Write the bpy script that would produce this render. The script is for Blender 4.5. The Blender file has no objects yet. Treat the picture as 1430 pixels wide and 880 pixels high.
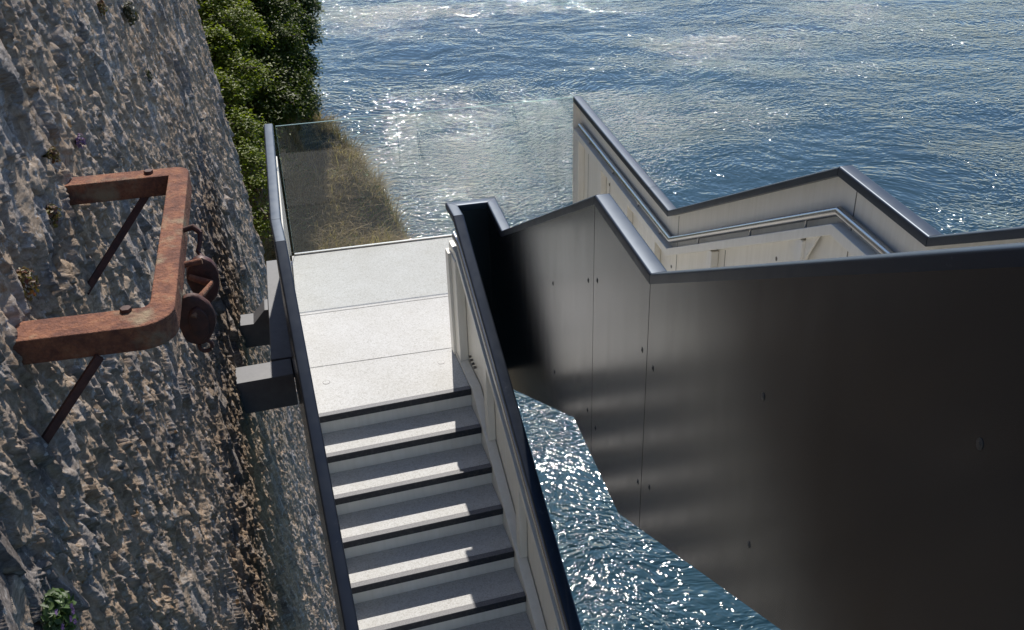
import bpy, math, random
import numpy as np
from mathutils import Vector, Matrix

random.seed(7)
rng = np.random.default_rng(11)
R = math.radians
sc = bpy.context.scene
col = sc.collection

# ------------------------------------------------------------------ camera
CAM = Vector((0.186, -9.364, 4.716))
PITCH, ROLL, YAW = 30.371, -1.093, 13.020
ph, ro, ya = R(PITCH), R(ROLL), R(YAW)
fw = Vector((math.sin(ya)*math.cos(ph), math.cos(ya)*math.cos(ph), -math.sin(ph)))
rt = Vector((math.cos(ya), -math.sin(ya), 0)); up = rt.cross(fw)
r2 = rt*math.cos(ro) + up*math.sin(ro); u2 = -rt*math.sin(ro) + up*math.cos(ro)
cd = bpy.data.cameras.new('camera'); cam = bpy.data.objects.new('camera', cd); col.objects.link(cam)
cam.matrix_world = Matrix(((r2.x, u2.x, -fw.x, CAM.x), (r2.y, u2.y, -fw.y, CAM.y), (r2.z, u2.z, -fw.z, CAM.z), (0, 0, 0, 1)))
cd.sensor_width = 36; cd.lens = 36*1472.66/1430
cd.shift_x = -(743.115-715)/1430; cd.shift_y = (425.80-440)/1430
cd.clip_start = 0.05; cd.clip_end = 6000
sc.camera = cam

# ------------------------------------------------------------------ sky, sun, exposure
SUN_EL, SUN_AZ = 49.0, 8.5
w = bpy.data.worlds.new('World'); sc.world = w; w.use_nodes = True
bg = w.node_tree.nodes['Background']
sk = w.node_tree.nodes.new('ShaderNodeTexSky'); sk.sky_type = 'NISHITA'; sk.sun_disc = False
sk.sun_elevation = R(SUN_EL); sk.sun_rotation = R(SUN_AZ); sk.air_density = 0.75; sk.dust_density = 0.35; sk.ozone_density = 3.0; sk.altitude = 300
w.node_tree.links.new(sk.outputs[0], bg.inputs[0]); bg.inputs[1].default_value = 0.15
sd = bpy.data.lights.new('sun', 'SUN'); sd.energy = 4.9; sd.angle = R(0.53); sd.color = (1.0, 0.95, 0.88)
so = bpy.data.objects.new('sun', sd); col.objects.link(so); so.location = (0, 10, 30)
S = Vector((math.sin(R(SUN_AZ))*math.cos(R(SUN_EL)), math.cos(R(SUN_AZ))*math.cos(R(SUN_EL)), math.sin(R(SUN_EL))))
so.rotation_euler = S.to_track_quat('Z', 'Y').to_euler()
vs = sc.view_settings; vs.view_transform = 'Standard'; vs.look = 'None'; vs.gamma = 1; vs.use_curve_mapping = False
vs.exposure = 0.0
sc.render.engine = 'CYCLES'
sc.cycles.max_bounces = 8; sc.cycles.diffuse_bounces = 4; sc.cycles.glossy_bounces = 4; sc.cycles.transparent_max_bounces = 12
sc.cycles.use_denoising = True; sc.cycles.denoiser = 'OPENIMAGEDENOISE'; sc.cycles.denoising_input_passes = 'RGB_ALBEDO_NORMAL'; sc.cycles.denoising_prefilter = 'ACCURATE'; sc.cycles.adaptive_threshold = 0.004; sc.cycles.sample_clamp_indirect = 4.0
sc.cycles.caustics_reflective = False; sc.cycles.caustics_refractive = False

# ------------------------------------------------------------------ noise (numpy)
def _hash(ix, iy, iz, s=0):
    n = (ix.astype(np.int64)*374761393 + iy.astype(np.int64)*668265263 + iz.astype(np.int64)*2147483647 + s*1274126177) & 0xffffffff
    n = ((n ^ (n >> 13))*1274126177) & 0xffffffff
    n = ((n ^ (n >> 16))*2246822519) & 0xffffffff
    return ((n ^ (n >> 15)) & 0xffffff)/float(0xffffff)
def vnoise(x, y, s=0):
    ix = np.floor(x); iy = np.floor(y); fx = x-ix; fy = y-iy
    fx = fx*fx*fx*(fx*(fx*6-15)+10); fy = fy*fy*fy*(fy*(fy*6-15)+10)
    z = np.zeros_like(ix)
    a = _hash(ix, iy, z, s); b = _hash(ix+1, iy, z, s); c = _hash(ix, iy+1, z, s); d = _hash(ix+1, iy+1, z, s)
    return (a*(1-fx)+b*fx)*(1-fy) + (c*(1-fx)+d*fx)*fy
def fbm(x, y, o=4, s=0):
    t = 0; a = 0.5; n = 0
    for k in range(o):
        t = t + a*vnoise(x*2**k+17.3*k, y*2**k-9.1*k, s+k); n += a; a *= 0.5
    return t/n
def voronoi(x, y, s=0):
    ix = np.floor(x); iy = np.floor(y)
    f1 = np.full(x.shape, 9.0); f2 = np.full(x.shape, 9.0); idr = np.zeros(x.shape); dx1 = np.zeros(x.shape); dy1 = np.zeros(x.shape); id2 = np.zeros(x.shape); id3 = np.zeros(x.shape)
    z = np.zeros_like(ix)
    for i in (-1, 0, 1):
        for j in (-1, 0, 1):
            cx = ix+i; cy = iy+j
            px = cx+_hash(cx, cy, z, s); py = cy+_hash(cx, cy, z, s+1)
            dx = x-px; dy = y-py; d = np.sqrt(dx*dx+dy*dy)
            m = d < f1
            f2 = np.where(m, f1, np.minimum(f2, d))
            idr = np.where(m, _hash(cx, cy, z, s+2), idr); id2 = np.where(m, _hash(cx, cy, z, s+3), id2); id3 = np.where(m, _hash(cx, cy, z, s+4), id3)
            dx1 = np.where(m, dx, dx1); dy1 = np.where(m, dy, dy1)
            f1 = np.where(m, d, f1)
    return f1, f2, idr, id2, id3, dx1, dy1
def sstep(a, b, x):
    t = np.clip((x-a)/(b-a), 0, 1); return t*t*(3-2*t)

# ------------------------------------------------------------------ materials
def newmat(name):
    m = bpy.data.materials.new(name); m.use_nodes = True
    nt = m.node_tree; b = nt.nodes['Principled BSDF']
    return m, nt, b
def N(nt, t, **kw):
    n = nt.nodes.new(t)
    for k, v in kw.items(): setattr(n, k, v)
    return n
def L(nt, a, b): nt.links.new(a, b)
def coords(nt, scale=(1, 1, 1)):
    tc = N(nt, 'ShaderNodeNewGeometry'); mp = N(nt, 'ShaderNodeMapping'); mp.inputs['Scale'].default_value = scale
    L(nt, tc.outputs['Position'], mp.inputs['Vector']); return mp.outputs[0]
def noise(nt, vec, scale, detail=4, rough=0.55, dist=0.0):
    n = N(nt, 'ShaderNodeTexNoise'); n.inputs['Scale'].default_value = scale; n.inputs['Detail'].default_value = detail
    n.inputs['Roughness'].default_value = rough; n.inputs['Distortion'].default_value = dist
    L(nt, vec, n.inputs['Vector']); return n.outputs[0]
def ramp(nt, fac, stops, interp='LINEAR'):
    r = N(nt, 'ShaderNodeValToRGB'); r.color_ramp.interpolation = interp
    e = r.color_ramp.elements
    while len(e) < len(stops): e.new(0.5)
    for k, (p, c) in enumerate(stops):
        e[k].position = p; e[k].color = (c, c, c, 1) if not isinstance(c, tuple) else (*c, 1)
    L(nt, fac, r.inputs[0]); return r.outputs[0]
def mix(nt, fac, a, b, blend='MIX'):
    m = N(nt, 'ShaderNodeMix', data_type='RGBA', blend_type=blend)
    for sock, v in ((m.inputs[0], fac), (m.inputs[6], a), (m.inputs[7], b)):
        if isinstance(v, (int, float)): sock.default_value = v
        elif isinstance(v, tuple): sock.default_value = (*v, 1)
        else: L(nt, v, sock)
    return m.outputs[2]
def math_(nt, op, a, b=None):
    m = N(nt, 'ShaderNodeMath', operation=op)
    for k, v in enumerate((a, b)):
        if v is None: continue
        if isinstance(v, (int, float)): m.inputs[k].default_value = v
        else: L(nt, v, m.inputs[k])
    return m.outputs[0]
def bump(nt, b, h, strength, dist=0.01):
    bm = N(nt, 'ShaderNodeBump'); bm.inputs['Strength'].default_value = strength; bm.inputs['Distance'].default_value = dist
    L(nt, h, bm.inputs['Height']); L(nt, bm.outputs[0], b.inputs['Normal']); return bm

M = {}
def mk_dark(name, base, r0, r1, scuff=0.0, ior=1.5, tint=(1, 1, 1)):
    m, nt, b = newmat(name)
    v = coords(nt, (4, 4, 0.5)); s = noise(nt, v, 3.0, 4, 0.5)
    v2 = coords(nt); g = noise(nt, v2, 2.3, 5, 0.6)
    rr = N(nt, 'ShaderNodeMapRange'); rr.inputs['From Min'].default_value = 0.3; rr.inputs['From Max'].default_value = 0.7
    rr.inputs['To Min'].default_value = r0; rr.inputs['To Max'].default_value = r1
    L(nt, math_(nt, 'ADD', math_(nt, 'MULTIPLY', s, 0.6), math_(nt, 'MULTIPLY', g, 0.4)), rr.inputs['Value']); L(nt, rr.outputs[0], b.inputs['Roughness'])
    sp = ramp(nt, noise(nt, v2, 19, 6, 0.75), [(0.60, 0.0), (0.72, 1.0)])
    lo = ramp(nt, noise(nt, v2, 5, 3, 0.6), [(0.5, 0.0), (0.65, 1.0)])
    f = math_(nt, 'MULTIPLY', math_(nt, 'MULTIPLY', sp, lo), scuff)
    L(nt, mix(nt, f, base, (0.16, 0.16, 0.17)), b.inputs['Base Color'])
    b.inputs['IOR'].default_value = ior; b.inputs['Specular Tint'].default_value = (*tint, 1)
    bump(nt, b, noise(nt, v2, 5, 2), 0.05, 0.004)
    M[name] = m
mk_dark('dark_paint', (0.005, 0.0051, 0.0065), 0.19, 0.25, 0.0, 1.88)
mk_dark('cap_paint', (0.008, 0.010, 0.016), 0.34, 0.46, 0.5, 1.66, (0.70, 0.83, 1.0))

m, nt, b = newmat('dusty_steel'); v = coords(nt); L(nt, mix(nt, noise(nt, v, 12, 6, 0.7), (0.07, 0.072, 0.08), (0.17, 0.17, 0.18)), b.inputs['Base Color']); b.inputs['Roughness'].default_value = 0.5; M['dusty'] = m
m, nt, b = newmat('cream_paint')
v = coords(nt); g = noise(nt, v, 3, 5, 0.6); st = noise(nt, coords(nt, (14, 14, 1.2)), 2, 4)
L(nt, mix(nt, ramp(nt, st, [(0.35, 0.0), (0.75, 1.0)]), mix(nt, g, (0.80, 0.765, 0.68), (0.84, 0.805, 0.73)), (0.75, 0.715, 0.63)), b.inputs['Base Color'])
b.inputs['Roughness'].default_value = 0.38; bump(nt, b, noise(nt, v, 90, 2), 0.05, 0.001); M['cream'] = m

m, nt, b = newmat('white_terrazzo')
v = coords(nt); vo = N(nt, 'ShaderNodeTexVoronoi'); vo.inputs['Scale'].default_value = 130; L(nt, v, vo.inputs['Vector'])
sepc = N(nt, 'ShaderNodeSeparateColor'); L(nt, vo.outputs['Color'], sepc.inputs[0])
spk = ramp(nt, sepc.outputs[0], [(0.0, (0.41, 0.40, 0.375)), (0.15, (0.49, 0.483, 0.463)), (0.5, (0.54, 0.536, 0.52)), (1.0, (0.60, 0.596, 0.585))])
dirt = ramp(nt, noise(nt, v, 2.1, 6, 0.65), [(0.38, 0.0), (0.75, 1.0)])
d2 = ramp(nt, noise(nt, v, 9, 6, 0.7), [(0.55, 0.0), (0.8, 1.0)])
c = mix(nt, math_(nt, 'MULTIPLY', dirt, 0.55), spk, mix(nt, 1.0, spk, (0.80, 0.785, 0.74), 'MULTIPLY'))
c = mix(nt, math_(nt, 'MULTIPLY', d2, 0.45), c, (0.36, 0.335, 0.29))
L(nt, c, b.inputs['Base Color']); b.inputs['Roughness'].default_value = 0.7; bump(nt, b, noise(nt, v, 260, 3), 0.25, 0.002); M['terrazzo'] = m

m, nt, b = newmat('grip_grit'); v = coords(nt); L(nt, ramp(nt, noise(nt, v, 150, 3), [(0.3, (0.10, 0.10, 0.11)), (0.7, (0.20, 0.195, 0.20))]), b.inputs['Base Color']); b.inputs['Roughness'].default_value = 0.6; M['grit'] = m
m, nt, b = newmat('nosing_black')
v = coords(nt); L(nt, mix(nt, ramp(nt, noise(nt, v, 40, 5), [(0.5, 0.0), (0.8, 1.0)]), (0.016, 0.018, 0.026), (0.06, 0.06, 0.06)), b.inputs['Base Color'])
b.inputs['Roughness'].default_value = 0.5; bump(nt, b, noise(nt, v, 220, 2), 0.5, 0.002); M['nosing'] = m

m, nt, b = newmat('stainless_steel')
b.inputs['Base Color'].default_value = (0.50, 0.48, 0.45, 1); b.inputs['Metallic'].default_value = 1.0
b.inputs['Roughness'].default_value = 0.27; M['steel'] = m

m, nt, b = newmat('bolt_metal')
b.inputs['Base Color'].default_value = (0.07, 0.058, 0.046, 1); b.inputs['IOR'].default_value = 1.9; b.inputs['Roughness'].default_value = 0.28; M['bolt'] = m

m, nt, b = newmat('rusty_iron')
v = coords(nt); n1 = noise(nt, v, 14, 6, 0.7); n2 = noise(nt, v, 55, 5, 0.7); n3 = noise(nt, v, 5, 4, 0.6)
c = ramp(nt, n1, [(0.25, (0.07, 0.028, 0.018)), (0.42, (0.20, 0.075, 0.042)), (0.58, (0.34, 0.135, 0.065)), (0.75, (0.33, 0.21, 0.12))])
c = mix(nt, ramp(nt, n2, [(0.45, 0.0), (0.7, 0.7)]), c, (0.13, 0.05, 0.032))
c = mix(nt, ramp(nt, n3, [(0.53, 0.0), (0.66, 0.75)]), c, (0.36, 0.29, 0.18))
L(nt, c, b.inputs['Base Color']); b.inputs['Roughness'].default_value = 0.8
bump(nt, b, math_(nt, 'ADD', n1, n2), 0.9, 0.014); M['rust'] = m
m, nt, b = newmat('dark_rusty_iron')
v = coords(nt); n1 = noise(nt, v, 18, 6, 0.7)
L(nt, ramp(nt, n1, [(0.3, (0.03, 0.013, 0.01)), (0.55, (0.085, 0.028, 0.018)), (0.75, (0.14, 0.055, 0.03))]), b.inputs['Base Color']); b.inputs['Roughness'].default_value = 0.65
bump(nt, b, n1, 0.6, 0.005); M['rust_dark'] = m

m, nt, b = newmat('rubble_stone')
v = coords(nt)
a1 = N(nt, 'ShaderNodeAttribute', attribute_name='stone').outputs['Fac']; a2 = N(nt, 'ShaderNodeAttribute', attribute_name='tone').outputs['Fac']
stone = ramp(nt, a2, [(0.0, (0.20, 0.175, 0.16)), (0.3, (0.34, 0.315, 0.30)), (0.55, (0.48, 0.45, 0.43)), (0.75, (0.42, 0.34, 0.265)), (0.88, (0.52, 0.42, 0.325)), (1.0, (0.72, 0.67, 0.60))])
vein = noise(nt, coords(nt, (3, 1, 6)), 9, 7, 0.7, 1.0)
stone = mix(nt, 1.0, stone, ramp(nt, vein, [(0.3, 0.45), (0.5, 0.9), (0.72, 1.5)]), 'MULTIPLY')
mort = ramp(nt, noise(nt, v, 22, 7, 0.72), [(0.28, (0.18, 0.13, 0.095)), (0.5, (0.46, 0.355, 0.26)), (0.72, (0.68, 0.56, 0.43))])
c = mix(nt, a1, mort, stone)
sepp = N(nt, 'ShaderNodeSeparateXYZ'); gg = N(nt, 'ShaderNodeNewGeometry'); L(nt, gg.outputs['Position'], sepp.inputs[0])
damp = math_(nt, 'MULTIPLY', ramp(nt, noise(nt, v, 0.9, 4), [(0.40, 0.0), (0.65, 1.0)]), 0.35)
c = mix(nt, damp, c, mix(nt, 1.0, c, (0.62, 0.54, 0.47), 'MULTIPLY'))
li = math_(nt, 'MULTIPLY', ramp(nt, noise(nt, v, 16, 4, 0.6), [(0.63, 0.0), (0.68, 1.0)]), ramp(nt, noise(nt, v, 2.0, 3), [(0.45, 0.0), (0.6, 1.0)]))
c = mix(nt, math_(nt, 'MULTIPLY', li, 0.8), c, mix(nt, noise(nt, v, 40, 2), (0.30, 0.13, 0.03), (0.36, 0.22, 0.08)))
wl = math_(nt, 'MULTIPLY', ramp(nt, noise(nt, v, 30, 5, 0.6), [(0.57, 0.0), (0.63, 1.0)]), ramp(nt, noise(nt, v, 3.1, 3), [(0.42, 0.0), (0.56, 1.0)]))
c = mix(nt, math_(nt, 'MULTIPLY', wl, 0.75), c, (0.66, 0.65, 0.63))
c = mix(nt, 1.0, c, (1.04, 0.99, 0.94), 'MULTIPLY')
L(nt, c, b.inputs['Base Color']); b.inputs['Roughness'].default_value = 0.9; b.inputs['Specular IOR Level'].default_value = 0.15
hh = math_(nt, 'ADD', noise(nt, v, 45, 8, 0.75), math_(nt, 'MULTIPLY', vein, 0.2))
bump(nt, b, hh, 0.9, 0.016); M['stone'] = m

m, nt, b = newmat('cliff_rock')
v = coords(nt)
c = ramp(nt, noise(nt, v, 2.5, 8, 0.7), [(0.3, (0.04, 0.035, 0.028)), (0.5, (0.13, 0.105, 0.075)), (0.7, (0.22, 0.18, 0.13))])
c = mix(nt, ramp(nt, noise(nt, v, 0.9, 3), [(0.45, 0.0), (0.62, 0.7)]), c, (0.075, 0.075, 0.03))
L(nt, c, b.inputs['Base Color']); b.inputs['Roughness'].default_value = 0.9; bump(nt, b, noise(nt, v, 5, 9, 0.75), 1.0, 0.12); M['rock'] = m

m, nt, b = newmat('red_rusty_iron')
v = coords(nt); n1 = noise(nt, v, 22, 6, 0.7)
L(nt, ramp(nt, n1, [(0.3, (0.03, 0.012, 0.010)), (0.55, (0.09, 0.026, 0.018)), (0.75, (0.17, 0.07, 0.04))]), b.inputs['Base Color']); b.inputs['Roughness'].default_value = 0.5
bump(nt, b, n1, 0.6, 0.005); M['rust_red'] = m

def mk_leaf(name, c0, c1, trans, rough=0.5):
    m, nt, b = newmat(name)
    oi = N(nt, 'ShaderNodeAttribute', attribute_name='tone').outputs['Fac']
    cc = mix(nt, oi, c0, c1); L(nt, cc, b.inputs['Base Color']); b.inputs['Roughness'].default_value = rough
    tr = N(nt, 'ShaderNodeBsdfTranslucent'); L(nt, mix(nt, 1.0, cc, (1.0, 1.15, 0.5), 'MULTIPLY'), tr.inputs[0])
    ms = N(nt, 'ShaderNodeMixShader'); ms.inputs[0].default_value = trans
    L(nt, b.outputs[0], ms.inputs[1]); L(nt, tr.outputs[0], ms.inputs[2]); L(nt, ms.outputs[0], nt.nodes['Material Output'].inputs[0]); M[name] = m
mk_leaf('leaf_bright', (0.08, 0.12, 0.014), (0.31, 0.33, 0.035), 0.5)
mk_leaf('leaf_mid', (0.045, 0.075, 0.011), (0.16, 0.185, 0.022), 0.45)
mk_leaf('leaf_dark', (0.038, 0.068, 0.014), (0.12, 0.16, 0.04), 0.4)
mk_leaf('dry_grass', (0.17, 0.115, 0.055), (0.48, 0.36, 0.21), 0.45, 0.6)
mk_leaf('leaf_plant', (0.035, 0.07, 0.015), (0.12, 0.19, 0.05), 0.3)
mk_leaf('leaf_red', (0.14, 0.035, 0.02), (0.20, 0.17, 0.04), 0.3)
mk_leaf('leaf_olive', (0.05, 0.05, 0.02), (0.12, 0.10, 0.05), 0.3)
mk_leaf('petal', (0.16, 0.08, 0.22), (0.30, 0.18, 0.36), 0.3)
m, nt, b = newmat('bark'); b.inputs['Base Color'].default_value = (0.09, 0.07, 0.05, 1); b.inputs['Roughness'].default_value = 0.9; M['bark'] = m

# clear glass: straight-through transmission with a slight green tint plus Fresnel reflection
m, nt, b = newmat('balustrade_glass'); nt.nodes.remove(b)
tb = N(nt, 'ShaderNodeBsdfTransparent'); tb.inputs[0].default_value = (0.975, 0.985, 0.976, 1)
gl = N(nt, 'ShaderNodeBsdfGlossy'); gl.inputs['Roughness'].default_value = 0.0; gl.inputs['Color'].default_value = (0.95, 0.97, 0.96, 1)
fr = N(nt, 'ShaderNodeFresnel'); gq = N(nt, 'ShaderNodeNewGeometry'); L(nt, math_(nt, 'ADD', math_(nt, 'MULTIPLY', gq.outputs['Backfacing'], 1/1.5-1.5), 1.5), fr.inputs[0])
ms = N(nt, 'ShaderNodeMixShader'); L(nt, fr.outputs[0], ms.inputs[0]); L(nt, tb.outputs[0], ms.inputs[1]); L(nt, gl.outputs[0], ms.inputs[2])
L(nt, ms.outputs[0], nt.nodes['Material Output'].inputs[0]); M['glass'] = m
m, nt, b = newmat('glass_edge'); b.inputs['Base Color'].default_value = (0.30, 0.42, 0.38, 1); b.inputs['Roughness'].default_value = 0.2; M['glass_edge'] = m

# sea
m, nt, b = newmat('sea_water')
v = coords(nt); warp = N(nt, 'ShaderNodeTexNoise'); warp.inputs['Scale'].default_value = 0.12; warp.inputs['Detail'].default_value = 3; L(nt, v, warp.inputs['Vector'])
vm = N(nt, 'ShaderNodeVectorMath', operation='MULTIPLY_ADD'); vm.inputs[1].default_value = (5, 5, 0); L(nt, warp.outputs['Color'], vm.inputs[0]); L(nt, v, vm.inputs[2])
mp = N(nt, 'ShaderNodeMapping'); mp.inputs['Rotation'].default_value = (0, 0, R(14)); mp.inputs['Scale'].default_value = (0.80, 1.05, 1); L(nt, vm.outputs[0], mp.inputs[0])
wv = mp.outputs[0]
n1 = noise(nt, wv, 0.5, 2, 0.5); n2 = noise(nt, wv, 1.7, 2, 0.5, 0.3); n3 = noise(nt, wv, 5.0, 2, 0.5, 0.3); n4 = noise(nt, wv, 10, 1, 0.5)
calm = ramp(nt, noise(nt, coords(nt, (0.6, 1.4, 1)), 0.075, 3, 0.5, 1.2), [(0.38, 0.22), (0.64, 1.0)])
h = math_(nt, 'ADD', math_(nt, 'MULTIPLY', n1, 0.12), math_(nt, 'MULTIPLY', n2, 0.075))
h2 = math_(nt, 'ADD', math_(nt, 'MULTIPLY', n3, 0.098), math_(nt, 'MULTIPLY', n4, 0.046))
h = math_(nt, 'ADD', h, math_(nt, 'MULTIPLY', h2, calm))
bump(nt, b, h, 1.0, 1.0)
deep = ramp(nt, noise(nt, v, 0.10, 3), [(0.35, (0.017, 0.046, 0.062)), (0.65, (0.024, 0.060, 0.078))])
L(nt, deep, b.inputs['Base Color']); b.inputs['Roughness'].default_value = 0.055; b.inputs['IOR'].default_value = 1.42; M['water'] = m

# ------------------------------------------------------------------ mesh helpers
class MB:
    def __init__(s): s.v = []; s.f = []
    def add(s, vs, fs):
        o = len(s.v); s.v += [tuple(p) for p in vs]; s.f += [tuple(i+o for i in f) for f in fs]; return s
    def hexa(s, p):
        return s.add(p, [(0, 3, 2, 1), (4, 5, 6, 7), (0, 1, 5, 4), (1, 2, 6, 5), (2, 3, 7, 6), (3, 0, 4, 7)])
    def box(s, F, a, b_, c):
        P = [F(x, y, z) for z in c for (x, y) in ((a[0], b_[0]), (a[1], b_[0]), (a[1], b_[1]), (a[0], b_[1]))]
        return s.hexa(P)
    def prism(s, pts0, pts1):
        n = len(pts0)
        return s.add(list(pts0)+list(pts1), [tuple(range(n))[::-1], tuple(range(n, 2*n))]+[(i, (i+1) % n, n+(i+1) % n, n+i) for i in range(n)])
    def rings(s, rings, cap=True):
        n = len(rings[0]); vs = [p for r in rings for p in r]; fs = []
        for k in range(len(rings)-1):
            for i in range(n): fs.append((k*n+i, k*n+(i+1) % n, (k+1)*n+(i+1) % n, (k+1)*n+i))
        if cap: fs += [tuple(range(n))[::-1], tuple(range((len(rings)-1)*n, len(rings)*n))]
        return s.add(vs, fs)
    def tube(s, path, r, n=12, squash=1.0):
        path = [Vector(p) for p in path]; rs = r if isinstance(r, (list, tuple)) else [r]*len(path); out = []
        for i, p in enumerate(path):
            d0 = (path[i]-path[i-1]).normalized() if i else None; d1 = (path[i+1]-path[i]).normalized() if i < len(path)-1 else None
            d = (d0+d1).normalized() if d0 and d1 else (d0 or d1)
            sc_ = 1/max(0.5, d.dot(d1)) if d0 and d1 else 1
            ref = Vector((0, 0, 1)) if abs(d.z) < 0.9 else Vector((1, 0, 0))
            a = d.cross(ref).normalized(); b_ = a.cross(d).normalized()
            out.append([p+a*math.cos(t)*rs[i]*squash+b_*math.sin(t)*rs[i]*sc_ for t in [2*math.pi*k/n for k in range(n)]])
        return s.rings(out)
    def build(s, name, mat, parent=None, bevel=0, smooth=False, seg=2):
        me = bpy.data.meshes.new(name); me.from_pydata(s.v, [], s.f); me.update()
        import bmesh
        bm = bmesh.new(); bm.from_mesh(me); bmesh.ops.recalc_face_normals(bm, faces=bm.faces); bm.to_mesh(me); bm.free()
        me.materials.append(M[mat]); o = bpy.data.objects.new(name, me); col.objects.link(o)
        if parent is not None: o.parent = parent
        if bevel:
            md = o.modifiers.new('bevel', 'BEVEL'); md.width = bevel; md.segments = seg; md.limit_method = 'ANGLE'; md.angle_limit = R(40)
            md.harden_normals = False
        if smooth or bevel:
            me.polygons.foreach_set('use_smooth', [True]*len(me.polygons))
            if bevel:
                wn = o.modifiers.new('wn', 'WEIGHTED_NORMAL'); wn.keep_sharp = True
            else:
                me.set_sharp_from_angle(angle=R(50))
        return o
def thing(name, label, cat, loc=(0, 0, 0), group=None):
    o = bpy.data.objects.new(name, None); col.objects.link(o); o.empty_display_size = 0.2
    o['label'] = label; o['category'] = cat
    if group: o['group'] = group
    return o
def tag(o, label, cat, group=None):
    o['label'] = label; o['category'] = cat
    if group: o['group'] = group
    return o
def npmesh(name, verts, faces, mat, tone=None, parent=None, smooth=False, extra=None):
    me = bpy.data.meshes.new(name); nv = len(verts); nf = len(faces); k = faces.shape[1]
    me.vertices.add(nv); me.vertices.foreach_set('co', np.asarray(verts, np.float32).ravel())
    me.loops.add(nf*k); me.loops.foreach_set('vertex_index', np.asarray(faces, np.int32).ravel())
    me.polygons.add(nf); me.polygons.foreach_set('loop_start', np.arange(0, nf*k, k, dtype=np.int32)); me.polygons.foreach_set('loop_total', np.full(nf, k, np.int32))
    if smooth: me.polygons.foreach_set('use_smooth', np.ones(nf, bool))
    me.update(calc_edges=True)
    at = {} if extra is None else dict(extra)
    if tone is not None: at['tone'] = tone
    for kx, val in at.items():
        a = me.attributes.new(kx, 'FLOAT', 'POINT'); a.data.foreach_set('value', np.asarray(val, np.float32))
    me.materials.append(M[mat]); o = bpy.data.objects.new(name, me); col.objects.link(o)
    if parent is not None: o.parent = parent
    return o

# ------------------------------------------------------------------ setting: sea, cliff
WATER = -8.0
o = MB().add([(-3000, -3000, WATER), (3000, -3000, WATER), (3000, 4500, WATER), (-3000, 4500, WATER)], [(0, 1, 2, 3)]).build('sea', 'water'); o['kind'] = 'structure'

def crest(y): return np.interp(y, [2, 4, 7, 8, 9.3, 10, 11, 12.5, 15], [2.0, 1.85, 1.70, 1.46, 1.0, 0.60, 0.30, -0.1, -1.2])
def terr(y): return np.interp(y, [1.5, 4, 7, 8, 9.3, 10, 12, 15], [-4.0, -3.5, -3.35, -2.75, -2.30, -2.15, -1.9, -1.5])
def ground(x, y):
    e = crest(y) + 0.25*(fbm(x*0+3.1, y*1.7, 3, 5)-0.5)
    z = terr(y) + 0.30*np.maximum(0, 0.4-x) + 1.6*np.maximum(0, -0.9-x)
    z = z + 0.62*np.maximum(0, y-np.interp(x, [-1, -0.6, -0.3, 0.2, 0.5, 1.2], [4.6, 5.0, 7.2, 8.6, 9.6, 16]))
    z = z + 0.35*(fbm(x*1.3, y*1.3, 4, 3)-0.5) - 2.6*np.maximum(0, x-e) - 0.5*np.maximum(0, x-e+0.3)
    return z
ys = np.linspace(1.6, 16, 150); xs = np.linspace(-5.5, 5.5, 130)
X, Y = np.meshgrid(xs, ys); Z = np.maximum(ground(X, Y), WATER-1.0); Z = np.minimum(Z, 0.9)
idx = np.arange(X.size).reshape(X.shape)
F4 = np.stack([idx[:-1, :-1], idx[:-1, 1:], idx[1:, 1:], idx[1:, :-1]], -1).reshape(-1, 4)
o = npmesh('cliff', np.stack([X, Y, Z], -1).reshape(-1, 3), F4, 'rock', smooth=True); o['kind'] = 'structure'

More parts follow.
